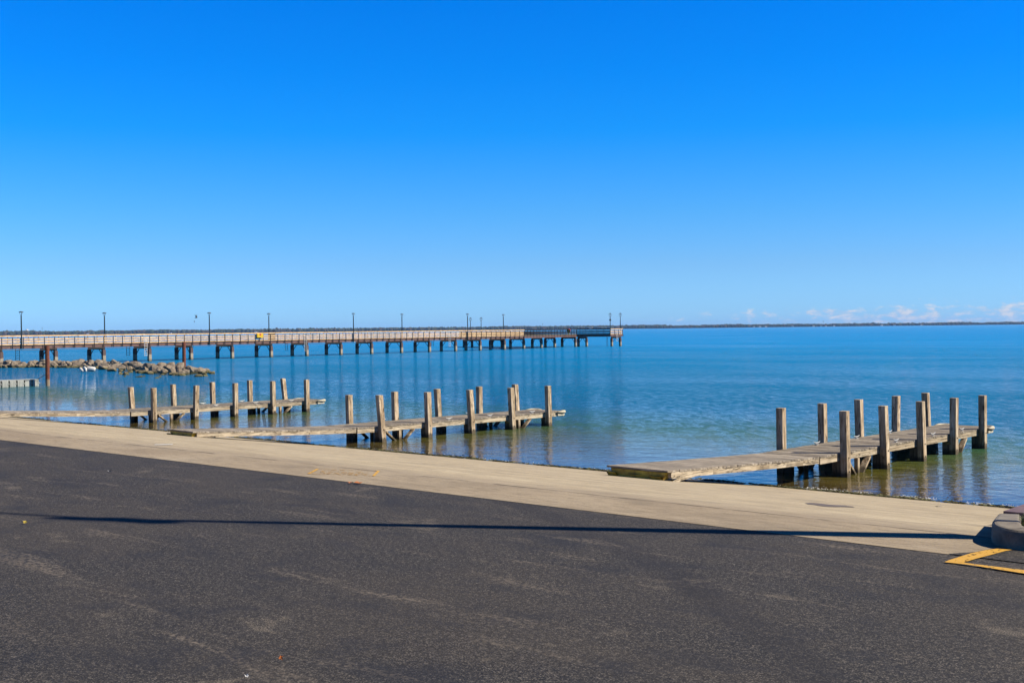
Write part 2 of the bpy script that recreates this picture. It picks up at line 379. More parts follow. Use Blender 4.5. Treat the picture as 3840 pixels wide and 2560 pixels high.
# ---------------------------------------------------------------- timber docks
def braces(b,x,s,zt):
    for sg in (-1,1): b.beam((x,s+.09+sg*.62,zt),(x,s+.09+sg*.12,-.12),.05,.19,(1,0,0))
    b.box(x-.05,x+.05,s+.02,s+.15,-.5,zt)
def dock(x0,y0,slope,zd,W,fs,bs,fl,bl,ztf,ztb,zend,label,cl_f,cl_b,broken=False,L=1.35,glen=6.25,skew=0.,nar=0.):
    al=math.atan(slope)
    root=empty('boat_dock',(x0,y0,0),-al)
    tag(root,label,'dock','timber docks beside the launch ramp')
    P=.186; xr=-P-.006; xl=xr-W; s0=-1.02; s1=fs[-1]+L
    # deck boards
    b=MB(); y=s0; 
    while y<s1-.07:
        w=.137; j=random.uniform(-.012,.012); dz=random.uniform(-.004,.003)
        b.box(xl-.01+j,xr+.006+j*.6,y,min(y+w-.010,s1),zd-.038+dz,zd+dz); y+=w+.004
    b.build('deck',M['deck'],root)
    for x in (xr-.045,xl+.045):
        b=MB(); b.box(x-.04,x+.04,s0+.01,s1-.03,zd-.19,zd-.042); b.build('stringer',M['stringer'],root)
    b=MB()
    for s in fs: b.box(xl+.09,xr-.09,s+.02,s+.08,zd-.19,zd-.045)
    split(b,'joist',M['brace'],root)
    # posts
    for (xa,ss,lean,zts,side) in ((-P,fs,fl,ztf,1),(xl-.006-P,bs,bl,ztb,-1)):
        for i,s in enumerate(ss):
            zt=zts[i]; l=lean[i]; b=MB(); lb=-l*.45 if side==1 else 0
            z0=-1.6; bx=xa-l*0
            def xo(z): return l*((z-zd)/(zt-zd))
            ly=random.uniform(-.01,.01)
            vs=[]
            for z in (z0,zt):
                o=xo(z)
                vs+=[(xa+o,s+ly*z,z),(xa+P+o,s+ly*z,z),(xa+P+o,s+P+ly*z,z),(xa+o,s+P+ly*z,z)]
            b.add(vs,[(0,3,2,1),(4,5,6,7),(0,1,5,4),(1,2,6,5),(2,3,7,6),(3,0,4,7)])
            o=b.build('post',M['post'],root,bevel=.006)
            if side==1:
                h=MB()
                for z in (zd-.11,.13):
                    px=xa+P+xo(z); h.tube([(px-.01,s+P/2,z),(px+.012,s+P/2,z)],.02,8)
                split(h,'bolt',M['hole'],o)
            # pile that carries the deck, tight inside the post
            b=MB(); xi=xa-.012-.2 if side==1 else xa+P+.012
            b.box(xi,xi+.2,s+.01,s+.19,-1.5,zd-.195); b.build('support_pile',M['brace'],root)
    for x in (xr-.03,xl+.09):
        for s in (fs[0]+.95,fs[3]+.55):
            for sg in (-1,1):
                b=MB(); b.beam((x,s+sg*.60,zd-.2),(x,s+sg*.08,-.12),.05,.16,(1,0,0)); b.build('brace',M['post'],root)
            b=MB(); b.box(x-.05,x+.05,s-.05,s+.05,-1.2,zd-.2); b.build('brace_post',M['post'],root)
    # cleats
    for x,ss in ((xr-.13,cl_f),(xl+.13,cl_b)):
        for s in ss:
            b=MB(); b.box(x-.03,x+.03,s-.06,s+.06,zd+.001,zd+.012)
            for q in (-.04,.04): b.tube([(x,s+q,zd+.012),(x,s+q,zd+.05)],.012,6)
            b.tube([(x,s-.16,zd+.085),(x,s-.09,zd+.062),(x,s,zd+.055),(x,s+.09,zd+.062),(x,s+.16,zd+.085)],[.009,.015,.018,.015,.009],8)
            b.build('cleat',M['cleat'],root,smooth=True)
    # corner bumpers: curved vinyl rail wrapped round each outer corner
    for sx,x in ((1,xr),(-1,xl)):
        b=MB(); pts=[]; 
        for k in range(7):
            a=math.pi/2*k/6; pts.append((x-sx*.16+sx*.22*math.sin(a)+sx*.0, s1-.16+.22*math.cos(a), zd-.03))
        pts=[(pts[0][0]-sx*.18,pts[0][1],pts[0][2])]+pts+[(pts[-1][0],pts[-1][1]-.30,pts[-1][2])]
        b.tube(pts,[.03]+[.06]*7+[.03],10); b.build('corner_bumper',M['rubber'],root,smooth=True)
        b=MB(); b.box(x-.02 if sx>0 else x-.05,x+.05 if sx>0 else x+.02,s1-.42,s1-.05,zd-.17,zd-.10); b.build('corner_bracket',M['rubber'],root)
    # gangway down onto the ramp
    ya=s0-.05; yb=s0-glen; n_=int((ya-yb)/.143)
    def gzd(y):
        t=(ya-y)/(ya-yb); return zd-.005+(zend-zd)*(t**1.15)
    def gl_(y): return xl+(skew+nar)*(ya-y)/(ya-yb)
    def gr_(y): return xr+skew*(ya-y)/(ya-yb)
    b=MB()
    for i in range(n_):
        yy1=ya-i*.143; yy0=yy1-.130; za=gzd(yy0); zb=gzd(yy1); j=random.uniform(-.012,.012)
        vs=[]
        for (yv,zv) in ((yy0,za),(yy1,zb)):
            vs+=[(gl_(yv)+j-.01,yv,zv-.038),(gr_(yv)+.006+j*.6,yv,zv-.038),(gr_(yv)+.006+j*.6,yv,zv),(gl_(yv)+j-.01,yv,zv)]
        b.add(vs,[(0,1,2,3),(7,6,5,4),(0,4,5,1),(1,5,6,2),(2,6,7,3),(3,7,4,0)])
    g=b.build('gangway',M['deck'],root)
    yend=ya-n_*.143
    for fx in (lambda y: gr_(y)-.04, lambda y: gl_(y)+.04):
        b=MB(); N_=8
        for i in range(N_):
            y1_=ya-(ya-yend-.15)*i/N_; y2_=ya-(ya-yend-.15)*(i+1)/N_
            b.add([(fx(y2_)-.04,y2_,gzd(y2_)-.160),(fx(y2_)+.04,y2_,gzd(y2_)-.160),(fx(y2_)+.04,y2_,gzd(y2_)-.041),(fx(y2_)-.04,y2_,gzd(y2_)-.041),
                   (fx(y1_)-.04,y1_,gzd(y1_)-.160),(fx(y1_)+.04,y1_,gzd(y1_)-.160),(fx(y1_)+.04,y1_,gzd(y1_)-.041),(fx(y1_)-.04,y1_,gzd(y1_)-.041)],
                  [(0,4,5,1),(1,5,6,2),(2,6,7,3),(3,7,4,0)]+([(7,6,5,4)] if i==0 else [])+([(0,1,2,3)] if i==N_-1 else []))
        me=b.build('gangway_stringer',M['stringer'],g)
    # steel end of the gangway resting on the concrete
    ze=gzd(yend); y=yend+.03; xl=gl_(yend); xr=gr_(yend)
    b=MB(); zb_=ze-.205
    prof=[(xl+.10,ze-.05),(xr-.05,ze-.05),(xr-.12,zb_),(xl+.2,zb_)]
    vs=[(px,y,pz) for px,pz in prof]+[(px,y+.35,pz+.02) for px,pz in prof]
    b.add(vs,[(0,3,2,1),(4,5,6,7),(0,1,5,4),(1,2,6,5),(2,3,7,6),(3,0,4,7)])
    st=b.build('end_plate',M['yfloat'],g)
    b=MB()
    for (xa,xb,zz) in ((xl+.02,xl+.26,ze-.12),(xl+.56,xl+.88,ze-.135),(xr-.40,xr-.14,ze-.13)):
        b.box(xa,xb,y-.07,y-.003,zz-.008,zz)
        if xa<xl+.1 or xb>xr-.2: b.add([(xa,y-.07,zz),(xb,y-.07,zz),(xb+.02,y-.01,zz-.10),(xa+.02,y-.01,zz-.10)],[(3,2,1,0)])
    split(b,'flange',M['yfloat'],g)
    b=MB()
    for q in (xl+.3,(xl+xr)/2,xr-.25): b.beam((q,y+.15,zb_+.06),(q,y+.15,gz(y0+y)-.0),.12,.1,(0,1,0))
    b.beam((xr-.1,y+.75,ze-.17),(xr-.1,y+.55,gz(y0+y+.6)-.02),.06,.12,(0,1,0))
    split(b,'support_leg',M['black'],g)
    if broken:
        b=MB(); x=xr-.0
        b.beam((x,y+1.15,ze-.165),(x+.02,y+.45,ze-.20),.04,.06); b.beam((x+.02,y+.46,ze-.198),(x+.05,y+.1,ze-.255),.04,.055)
        b.beam((x,y+.55,ze-.10),(x+.03,y+.2,ze-.13),.02,.015); b.beam((x,y+.5,ze-.125),(x+.03,y+.1,ze-.165),.02,.02)
        for o in split(b,'broken_board',M['stringer'],g): o['label']='splintered board hanging off the gangway side'
    return root
dock(-13.08,26.81,.025,.58,1.545,[-.06,2.06,4.26,6.38,8.46],[-.09,2.04,4.14,6.39,8.53],
     [-.02,-.03,-.02,.01,0],[0,-.01,-.02,.02,-.05],[1.61,1.62,1.62,1.61,1.58],[1.62,1.62,1.62,1.61,1.60],.835,
     'nearest timber dock, at the right, with a rusty yellow plate under its ramp end',[3.3,5.6,7.6],[1.4,3.6,5.6],broken=True,L=1.08)
dock(-29.26,26.27,.060,.52,1.62,[-.18,1.86,3.87,5.92,7.86],[-.14,1.87,3.92,5.97,7.96],
     [-.10,-.04,-.07,-.05,-.03],[-.03,-.03,-.07,-.02,-.06],[1.55,1.56,1.55,1.54,1.53],[1.50,1.52,1.53,1.53,1.53],.855,
     'middle timber dock, with its posts leaning slightly left',[3.1,5.1,7.3],[1.2,3.3,5.3],L=1.1,skew=.38,nar=.16)
dock(-43.40,26.33,.045,.50,1.85,[-.15,1.79,3.73,5.68,7.52],[-.04,1.92,3.86,5.81,7.73],
     [.0,.05,.0,.0,0],[-.12,-.05,-.03,-.01,-.16],[1.43,1.45,1.47,1.48,1.48],[1.40,1.44,1.46,1.47,1.48],.84,
     'farthest timber dock, at the left, in front of the rocks',[3.0,5.0,6.9],[3.3,5.3],L=1.16)
# ---------------------------------------------------------------- long pier
s_=6.68; PA=R(2.85)
p0=C(-51.7,149.)
pier=empty('fishing_pier',(p0.x,p0.y,0),PA)
tag(pier,'long pier on braced piles with pale timber railings running out into the lake','pier')
PM=parent_matrix(pier); PI=PM.inverted()
NE=12.81; LE=NE*s_
ZD=2.42; ZB=1.97; ZR=3.59
def find_n(px,x):   # distance along the pier at which local x lies under photo column px
    lo,hi=-20.,100.
    for _ in range(50):
        m_=(lo+hi)/2
        if proj(PM@Vector((x,m_,2.5)))[0]<px: lo=m_
        else: hi=m_
    return (lo+hi)/2
P0=Vector((0,LE,0)); P1=PI@C(13.,237.); P2=PI@C(19.7,236.); P3=PI@C(22.4,238.6); L3=PI@C(-10.,254.); L2=PI@C(-11.,248.); MM=Vector((-3.7,LE+3,0))
for p in (P0,P1,P2,P3,L3,L2): p.z=0
YS=-3*s_
b=MB(); b.box(-3.7,0,YS,LE,ZD-.06,ZD); 
poly=[P0,P1,P2,P3,L3,L2,MM,Vector((-3.7,LE,0))]
vs=[(p.x,p.y,ZD-.06) for p in poly]+[(p.x,p.y,ZD) for p in poly]; k=len(poly)
b.add(vs,[tuple(range(k))[::-1],tuple(range(k,2*k))]+[(i,(i+1)%k,(i+1)%k+k,i+k) for i in range(k)])
b.build('deck',M['pierdeck'],pier)
b=MB(); b.box(-.16,.02,YS,LE,ZB,ZD-.065); b.box(-3.72,-3.54,YS,LE,ZB,ZD-.065)
split(b,'edge_beam',M['fascia'],pier)
b=MB()
for p,q in ((P0,P1),(P1,P2),(P2,P3),(L3,P3),(L2,L3)):
    b.beam((p.x,p.y,(ZB+ZD)/2-.03),(q.x,q.y,(ZB+ZD)/2-.03),.16,ZD-ZB-.07)
split(b,'platform_beam',M['fascia'],pier)
b=MB()
for x in (-1.3,-2.4): b.box(x-.1,x+.1,YS,LE,ZB+.02,ZD-.065)
split(b,'inner_beam',M['black'],pier)
post_proto=None
def rail_run(p,q,m_top,m_mid,m_low,out,sp=1.336,cap=.0):
    """railing from p to q (local points), boards fixed inside the posts; out = outward unit vector"""
    p=Vector(p);q=Vector(q);d=(q-p);L=d.length;d.normalize();o=Vector(out)
    nn=max(1,round(L/sp))
    for i in range(nn+1):
        a=p+d*(L*i/nn)+o*.06
        b=MB(); b.beam((a.x,a.y,ZB+.02),(a.x,a.y,ZR-.10),.045,.075,(o.x,o.y,0))
        a2=a-d*.2; b.beam((a2.x,a2.y,ZB+.02),(a2.x,a2.y,ZD-.02),.04,.06,(o.x,o.y,0))
        yield b
    def board(name,m,z0,z1,t=.04,shift=0):
        b=MB(); seg=max(1,round(L/4.0))
        for i in range(seg):
            a=p+d*(L*i/seg+.004)+o*shift; c=p+d*(L*(i+1)/seg-.004)+o*shift
            b.beam((a.x,a.y,(z0+z1)/2),(c.x,c.y,(z0+z1)/2),t,z1-z0)
        if L<40: split(b,name,m,pier)
        else: b.build(name,m,pier)
    board('top_rail',m_top,ZR-.19,ZR,.05,.12)
    board('rail_board',m_mid,ZR-.58,ZR-.38)
    board('rail_board',m_mid,ZR-.88,ZR-.69)
    board('kick_board',m_low,ZD+.005,ZD+.155)
    b=MB(); b.beam((p.x+o.x*.05,p.y+o.y*.05,ZD-.025),(q.x+o.x*.05,q.y+o.y*.05,ZD-.025),.09,.06); b.build('edge_angle',M['black'],pier)
nposts=0
def nrm(p,q):
    d=(Vector(q)-Vector(p)).normalized(); return Vector((d.y,-d.x,0))
for pq,ms in (((Vector((0,YS,0)),P0),('rail','rail','rail')),((P0,P1),('railshaded','railshaded','railgrey')),((P1,P2),('railshaded','railshaded','railshaded')),((P2,P3),('rail','rail','rail'))):
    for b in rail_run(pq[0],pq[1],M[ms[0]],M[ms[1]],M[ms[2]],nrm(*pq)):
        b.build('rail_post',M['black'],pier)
allb=MB()
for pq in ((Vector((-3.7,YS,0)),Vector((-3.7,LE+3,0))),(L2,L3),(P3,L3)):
    mm_=M['railshaded' if pq[1] is L3 else 'rail']
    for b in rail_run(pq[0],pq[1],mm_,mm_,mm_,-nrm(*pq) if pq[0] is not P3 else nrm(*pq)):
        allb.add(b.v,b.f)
o=allb.build('rail_posts',M['black'],pier); o['kind']='stuff'
def bent(y,xa=-.21,xb=-3.5,base=None):
    pass
def pile_at(x,y,rz=0):
    b=MB(); b.box(x-.21,x+.21,y-.21,y+.21,-1.5,ZB-.32); b.build('pile',M['pile'],pier,bevel=.03)
def bent_pair(a,c):
    a=Vector(a);c=Vector(c);d=(c-a).normalized()
    for p in (a,c): pile_at(p.x,p.y)
    b=MB(); z=ZB-.16; p=a-d*.1;q=c+d*.1
    b.beam((p.x,p.y,z),(q.x,q.y,z),.3,.31); b.build('cap_beam',M['black'],pier)
    for s0_,dd in ((a,d),(c,-d)):
        b=MB(); u=s0_+dd*.2; w=s0_+dd*.95
        b.beam((u.x,u.y,ZB-1.15),(w.x,w.y,ZB-.34),.07,.07); b.build('diagonal_brace',M['black'],pier)
bx=[-110,-10,208,388,560,716,870,1016,1150,1278,1393,1505,1610,1708,1800,1891]
for px in bx:
    y=find_n(px,-.2) if px>180 else None
    if y is None: y={208:-s_,-10:-2*s_,-110:-3*s_}.get(px,-s_)
    bent_pair((-.2,y,0),(-3.5,y,0))
def cp(px,d): 
    q=PI@C((px-PX)/F*d,d); q.z=0; return q
for (xa,da,xb,db) in ((1964,219,1914,222),(2030,226,1996,229),(2080,231,2045,233),(2158,236,2108,239),(2200,236.5,2169,238),(2326,238,2294,237),(1882,243,1845,246),(1770,250,1740,252)):
    bent_pair(cp(xa,da),cp(xb,db))
b=MB(); pts=[]
for i in range(int((NE+3)*4)):
    y=YS+i*s_/4; pts.append((.1,y,ZB-.10-.06*math.sin((i%4)/4*math.pi)))
b.tube(pts,.03,6); b.build('conduit',M['black'],pier)
# lamp posts on the pier
def lamp_disc():
    r=empty('lamp_post',(0,0,0))
    b=MB(); b.tube([(0,0,0),(0,0,3.95)],[.085,.07],10); b.box(-.12,.12,-.12,.12,-.02,.03); b.build('pole',M['lamp'],r,smooth=False)
    b=MB()
    for k in range(3):
        a=2*math.pi*k/3+.3; b.tube([(.03*math.cos(a),.03*math.sin(a),3.94),(.20*math.cos(a),.20*math.sin(a),4.36)],.02,6)
    split(b,'bracket',M['lamp'],r)
    b=MB(); b.tube([(0,0,4.34),(0,0,4.37),(0,0,4.42),(0,0,4.47)],[.22,.27,.25,.10],16); b.build('lamp_head',M['lamp'],r)
    return r
def lamp_oval():
    r=empty('lamp_post',(0,0,0))
    b=MB(); b.tube([(0,0,0),(0,0,3.55)],[.09,.06],10); b.tube([(0,0,0),(0,0,.35)],[.14,.12],10); b.build('pole',M['lamp'],r)
    b=MB()
    for k in range(4):
        a=math.pi/2*k+.5; pts=[]
        for t,(rr,zz) in enumerate(((.02,3.53),(.14,3.66),(.24,3.85),(.27,4.03),(.22,4.17))): pts.append((rr*math.cos(a),rr*math.sin(a),zz))
        b.tube(pts,.026,6)
    split(b,'bracket',M['lamp'],r)
    b=MB(); b.tube([(0,0,4.15),(0,0,4.20),(0,0,4.26),(0,0,4.36)],[.25,.24,.10,.03],16); b.build('lamp_head',M['lamp'],r)
    return r
la=lamp_disc(); lo=lamp_oval(); first=True
names=['first lamp post from the left, disc head, on the near pier rail','second lamp post from the left, disc head, behind the pier rail','third lamp post from the left, disc head, right of the flying gull','fourth lamp post from the left, disc head, beside the dark cabinet','fifth lamp post from the left, disc head, on the near rail','sixth lamp post from the left, disc head, behind the rail','taller disc head lamp post just left of two oval head ones','last disc head lamp post, near the end of the pale railing']
for i,(px,near) in enumerate(((81,1),(393,0),(786,1),(1009,0),(1326,1),(1508,0),(1754,1),(1888,0))):
    x=.13 if near else -3.86; y=find_n(px,x)
    o=la if i==0 else copy_tree(la)
    o.location=PM@Vector((x,y,ZB)); tag(o,names[i],'lamp post','lamp posts along the pier')
    if i==0 or i==2: pass
names=['left one of two close oval head lamp posts on the far arm','right one of two close oval head lamp posts on the far arm','oval head lamp post with a camera box at the pier end','rightmost lamp post, oval head, at the tip of the pier']
for i,(px,d) in enumerate(((1765,252),(1805,250),(2289,240.5),(2327,241))):
    o=lo if i==0 else copy_tree(lo)
    q=C((px-PX)/F*d,d,ZD-(0.0 if i>1 else .5)); o.location=q; tag(o,names[i],'lamp post','lamp posts along the pier')
    if i==2:
        b=MB(); b.box(-.16,.16,-.12,.12,2.75,3.05); b.tube([(.0,0,3.05),(0,0,3.3)],.09,8); b.build('camera_box',M['black'],o)
# ladders
def ladder(z0,z1,m,hook=True,w=.46):
    r=empty('ladder',(0,0,0)); b=MB()
    for s in (-w/2,w/2): b.tube([(0,s,z0),(0,s,z1)],.028,6)
    split(b,'side_rail',m,r)
    b=MB(); z=z0+.1
    while z<z1-.05: b.tube([(0,-w/2,z),(0,w/2,z)],.024,6); z+=.30
    split(b,'rung',m,r)
    return r
lab=['bright aluminium ladder hung on the pier above the rocks','bright aluminium ladder hung midway along the pier','bright aluminium ladder hung near the clustered lamp posts','bright aluminium ladder on the tip of the pier']
for i,(px,top,bot) in enumerate(((546,2.95,.70),(1147,3.1,.75),(1686,3.1,.8),(2316,3.2,1.0))):
    l=ladder(bot,top,M['alu'])
    if px<2000: y=find_n(px,.25); l.location=PM@Vector((.25,y,0)); l.rotation_euler=(0,R([1.5,-3,1,0][i]),PA)
    else: q=(P2+P3)/2+nrm(P2,P3)*.2; l.location=PM@Vector((q.x,q.y,0)); l.rotation_euler=(0,0,PA+R(-8))
    tag(l,lab[i],'ladder','ladders hung on the pier')
lab=['tan ladder behind the pier at the far left','dark ladder on the back of the pier left of the bright one','dark ladder leaning into the water behind the pier','dark ladder behind the pier near the middle','dark ladder behind the pier just left of the third bright ladder','dark ladder reaching the water beneath the dark end railing']
for i,(px,top,bot,m) in enumerate(((65,2.0,-.2,'tanladder'),(480,1.98,.7,'thinladder'),(712,1.98,-.2,'thinladder'),(1074,1.98,.85,'thinladder'),(1622,1.98,.95,'thinladder'))):
    l=ladder(bot,top,M[m],w=.5); y=find_n(px,-3.95); l.location=PM@Vector((-3.95,y,0)); l.rotation_euler=(R(-9) if i==2 else 0,0,PA)
    tag(l,lab[i],'ladder','ladders hung on the pier')
l=ladder(-.2,1.98,M['thinladder'],w=.5); l.location=C((2277-PX)/F*240,240); l.rotation_euler=(0,0,PA+R(60)); tag(l,lab[5],'ladder','ladders hung on the pier')
# life ring cabinet, dark cabinet, life ring post
y=find_n(966,-.25); c=empty('life_ring_cabinet',PM@Vector((.26,y,ZD)),PA)
b=MB(); b.box(-.12,.12,-.55,.55,.45,1.02); b.build('box',M['yellow'],c,bevel=.02)
b=MB(); b.tube([(.121,-.02,.88),(.135,-.02,.88)],.15,14); b.build('emblem',M['red'],c)
b=MB(); b.box(-.12,-.06,-.05,.05,0,.45); b.build('leg',M['black'],c)
tag(c,'yellow life ring cabinet with a red emblem on the pier railing','cabinet')
y=find_n(1017,-3.3); c=empty('cleaning_station',PM@Vector((-3.2,y,ZD)),PA)
b=MB(); b.box(-.3,.3,-.42,.42,0,1.15); b.build('cabinet',M['black'],c)
b=MB(); b.add([(-.4,-.6,1.28),(.4,-.6,1.28),(.4,.75,1.40),(-.4,.75,1.40),(-.4,-.6,1.34),(.4,-.6,1.34),(.4,.75,1.46),(-.4,.75,1.46)],[(0,3,2,1),(4,5,6,7),(0,1,5,4),(1,2,6,5),(2,3,7,6),(3,0,4,7)]); b.build('roof',M['black'],c)
b=MB(); b.box(-.05,.05,-.4,-.3,1.15,1.3); b.box(-.05,.05,.3,.4,1.15,1.38); split(b,'support',M['black'],c)
tag(c,'black cabinet with a slanted top beside the fourth lamp post','cabinet')
q=cp(2133,231.5); c=empty('life_ring_post',PM@Vector((q.x,q.y,ZD)),R(30))
b=MB(); b.box(-.05,.05,-.05,.05,0,1.1); b.build('post',M['yellow'],c)
b=MB(); b.box(-.3,.3,-.02,.02,.45,1.1); b.build('board',M['yellow'],c)
b=MB(); b.tube([(.28*math.cos(t*math.pi/8),-.07,.88+.28*math.sin(t*math.pi/8)) for t in range(17)],.09,8,False); b.build('life_ring',M['red'],c)
tag(c,'yellow post with a red life ring behind the dark end railing','life ring')
# ---------------------------------------------------------------- rocks
rockm=[]
for i in range(9):
    bm=bmesh.new(); bmesh.ops.create_icosphere(bm,subdivisions=3,radius=1)
    pl=[(Vector((random.gauss(0,1),random.gauss(0,1),random.gauss(0,1))).normalized(),random.uniform(.42,.80)) for _ in range(13)]
    for v in bm.verts:
        c_=v.co.copy()
        for n_,h_ in pl:
            e=c_.dot(n_)-h_
            if e>0: c_-=n_*e*.9
        c_*=1+.10*mnoise.noise(c_*2.3+Vector((i*9,0,0)))+.04*mnoise.noise(c_*7+Vector((i*9,0,0)))
        v.co=Vector((c_.x*random.choice((1,)),c_.y,c_.z*.8))
    me=D.meshes.new('rock'); bm.to_mesh(me); bm.free(); me.materials.append(M['rock']); rockm.append(me)
rlabel='tan limestone boulder in the low breakwater before the long pier'
def rock(p,sz):
    o=D.objects.new('rock',random.choice(rockm)); col.objects.link(o); o.location=p
    o.scale=(sz*random.uniform(.8,1.35),sz*random.uniform(.8,1.2),sz*random.uniform(.75,1.1)); o.rotation_euler=(random.uniform(-.4,.4),random.uniform(-.4,.4),random.uniform(0,6.28))
    tag(o,rlabel,'rock','boulders of the breakwater')
front=[(-60,1385),(10,1385),(140,1384),(280,1385),(340,1387),(410,1392),(450,1400),(540,1405),(620,1412),(690,1414),(745,1406)]
def fy(x):
    for (a,b_),(c_,d_) in zip(front,front[1:]):
        if a<=x<=c_: return b_+(d_-b_)*(x-a)/(c_-a)
x=-55.
fwd=Vector((-sy,cy,0))
while x<740:
    base=onz(x,fy(x)-6); k=1.0 if x>520 else .95
    tall=.75 if x<380 else (1.0 if x<640 else max(.35,1.0-(x-640)/110))
    for row,(dd,zz) in enumerate(((0,.06),(1.1,.32),(2.2,.62),(3.3,.45),(4.6,.1))):
        if row==2 and tall<.5: continue
        if random.random()<.06: continue
        q=base+fwd*(dd+random.uniform(-.3,.3))+CR*random.uniform(-.4,.4)
        rock((q.x,q.y,(zz*tall+random.uniform(-.08,.08))),random.uniform(.36,.66)*(1 if row else .85))
    x+=random.uniform(17,26)
for (px,py,sz) in ((758,1402,.45),(768,1404,.3),(775,1396,.5),(787,1399,.42),(795,1402,.35),(766,1410,.3),(520,1414,.25),(586,1418,.3),(600,1414,.2),(740,1412,.35),(466,1412,.2),(455,1403,.4),(470,1405,.35),(540,1411,.18)):
    q=onz(px,py); rock((q.x,q.y,-.02),sz)
# ---------------------------------------------------------------- steel pipe pilings
for (px,py,dia,top,lb) in ((179,1447,.30,2.87,'rusty round steel piling standing in open water near the floating dock'),(691,1398,.32,2.85,'dark rusty steel piling standing among the rocks')):
    q=onz(px,py); o_=empty('steel_piling',(q.x,q.y,0)); 
    b=MB(); b.tube([(0,0,-1.5),(0,0,top)],dia/2,20,False); b.tube([(0,0,top-.03),(0,0,top-.02)],dia/2-.005,20); me=b.build('pipe',M['rust'],o_,smooth=False)
    for p in me.data.polygons: p.use_smooth=len(p.vertices)==4
    b=MB(); b.tube([(0,0,top-.30),(0,0,top-.22)],dia/2+.015,20,False); b.build('collar',M['rust'],o_)
    tag(o_,lb,'piling')
# floating dock of plastic cubes
q=onz(147,1446); fd=empty('floating_dock',(q.x,q.y,0)); tag(fd,'low floating dock of pale plastic cubes at the left edge','floating dock')
for i in range(20):
    if i==1: continue
    for k in range(3):
        if k and i>14: continue
        b=MB(); y1_=-i*.555; x1_=-k*.5
        b.box(x1_-.48,x1_,y1_-.46,y1_-.02,-.15,.44)
        for r_ in range(4): b.box(x1_,x1_+.018,y1_-.43+r_*.105,y1_-.36+r_*.105,-.1,.38)
        b.build('float_cube',M['cube'],fd,bevel=.0)
b=MB(); b.box(-1.46,.0,-20*.555,-.02,.445,.475); b.build('walkway',M['cube'],fd)
b=MB(); b.box(-1.46,-.06,-1.0,-.55,-.15,.44); b.build('inner_cube',M['cube'],fd)
b=MB()
for i in range(20): b.box(.0,.05,-i*.555-.06,-i*.555+.04,.18,.24)
split(b,'coupling_pin',M['cube'],fd)
a=onz(179,1447); b=MB(); b.tube([(q.x-.1,q.y-.1,.45),(q.x+.5,q.y+.3,.85),(a.x-.1,a.y,1.35)],.02,6); o_=b.build('mooring_rope',simple('purple_grey_rope',(.12,.09,.12),.8)); tag(o_,'thin mooring rope from the floating dock up to the rusty piling','rope')
# white inflatable by the rocks
q=onz(325,1393); w=empty('inflatable_float',(q.x,q.y,0),R(41.9)); tag(w,'white sagging inflatable float on the water beside the rocks','inflatable')
b=MB(); b.tube([(-.1,.1,.22),(.15,.1,.27),(.45,.1,.26),(.72,.1,.22),(.80,.1,.2)],[.16,.25,.24,.22,.17],16); b.build('body',M['whiteplastic'],w,smooth=True)
b=MB(); b.tube([(-.28,-.12,.36),(-.12,-.22,.40),(.02,-.3,.30),(.06,-.34,.12),(.04,-.34,-.02)],[.09,.12,.12,.10,.08],14); b.build('arched_tube',M['whiteplastic'],w,smooth=True)
b=MB(); b.tube([(-.62,-.05,.36),(-.52,-.15,.26),(-.35,-.25,.14),(-.15,-.28,.05)],[.09,.15,.17,.13],14); b.build('side_tube',M['whiteplastic'],w,smooth=True)
# ducks and gull
def duck(px,py,lb):
    q=onz(px,py); d=empty('duck',(q.x,q.y,0),random.uniform(0,6)); tag(d,lb,'duck')
    b=MB(); b.tube([(-.24,0,.12),(-.14,0,.08),(0,0,.07),(.14,0,.08),(.2,0,.14),(.2,0,.22),(.24,0,.26),(.3,0,.25)],[.01,.07,.1,.08,.045,.04,.05,.012],10); b.build('body',M['duck'],d,smooth=True)
duck(465,1404,'brown duck floating by the rocks right of the white float'); 
def gull(px,py,dist,lb):
    dd=ray(px,py); q=Vector((0,0,CH))+dd*dist; d=empty('gull',q,R(40)); tag(d,lb,'bird','gulls over the pier')
    b=MB(); b.tube([(-.28,0,0),(-.1,0,0),(.1,0,.02),(.24,0,.04)],[.02,.06,.06,.02],8)
    for s_2 in (-1,1):
        b.add([(-.08,s_2*.03,.03),(.1,s_2*.03,.03),(.06,s_2*.3,.32),(-.06,s_2*.3,.30),(-.12,s_2*.55,.52)],[(0,1,2,3),(3,2,4)])
    b.build('body',M['bird'],d)
gull(736,1191,185,'dark gull in flight left of the third lamp post')
gull(729,1207,420,'tiny distant gull flying below the nearer one')
# ---------------------------------------------------------------- right edge: kerb, sea wall, grass
def sweep(path,prof,name,m,parent=None,smooth=True,zf=None):
    b=MB(); k=len(prof); n_=len(path)
    for i,p in enumerate(path):
        a=Vector(path[max(i-1,0)]);c_=Vector(path[min(i+1,n_-1)]); d=(c_-a); d.z=0; d.normalize(); rt=Vector((d.y,-d.x,0))
        for (u,v) in prof: b.v.append(Vector(p)+rt*u+Vector((0,0,v)))
    for i in range(n_-1):
        for j in range(k):
            j2=(j+1)%k; b.f.append((i*k+j,(i+1)*k+j,(i+1)*k+j2,i*k+j2))
    b.f.append(tuple(range(k))); b.f.append(tuple((n_-1)*k+j for j in range(k))[::-1])
    o=b.build(name,m,parent)
    if smooth:
        for p in o.data.polygons: p.use_smooth=True
    return o
kp=[onramp(x,y,.17) for x,y in ((3786,1917),(3782,1926),(3778,1936),(3777,1946),(3788,1957),(3820,1966),(3870,1972))]
kp=[(p.x,p.y) for p in kp]; kp+=[(kp[-1][0]+.5,kp[-1][1]+.06),(kp[-1][0]+2,kp[-1][1]+.1),(kp[-1][0]+9,kp[-1][1]+.2)]
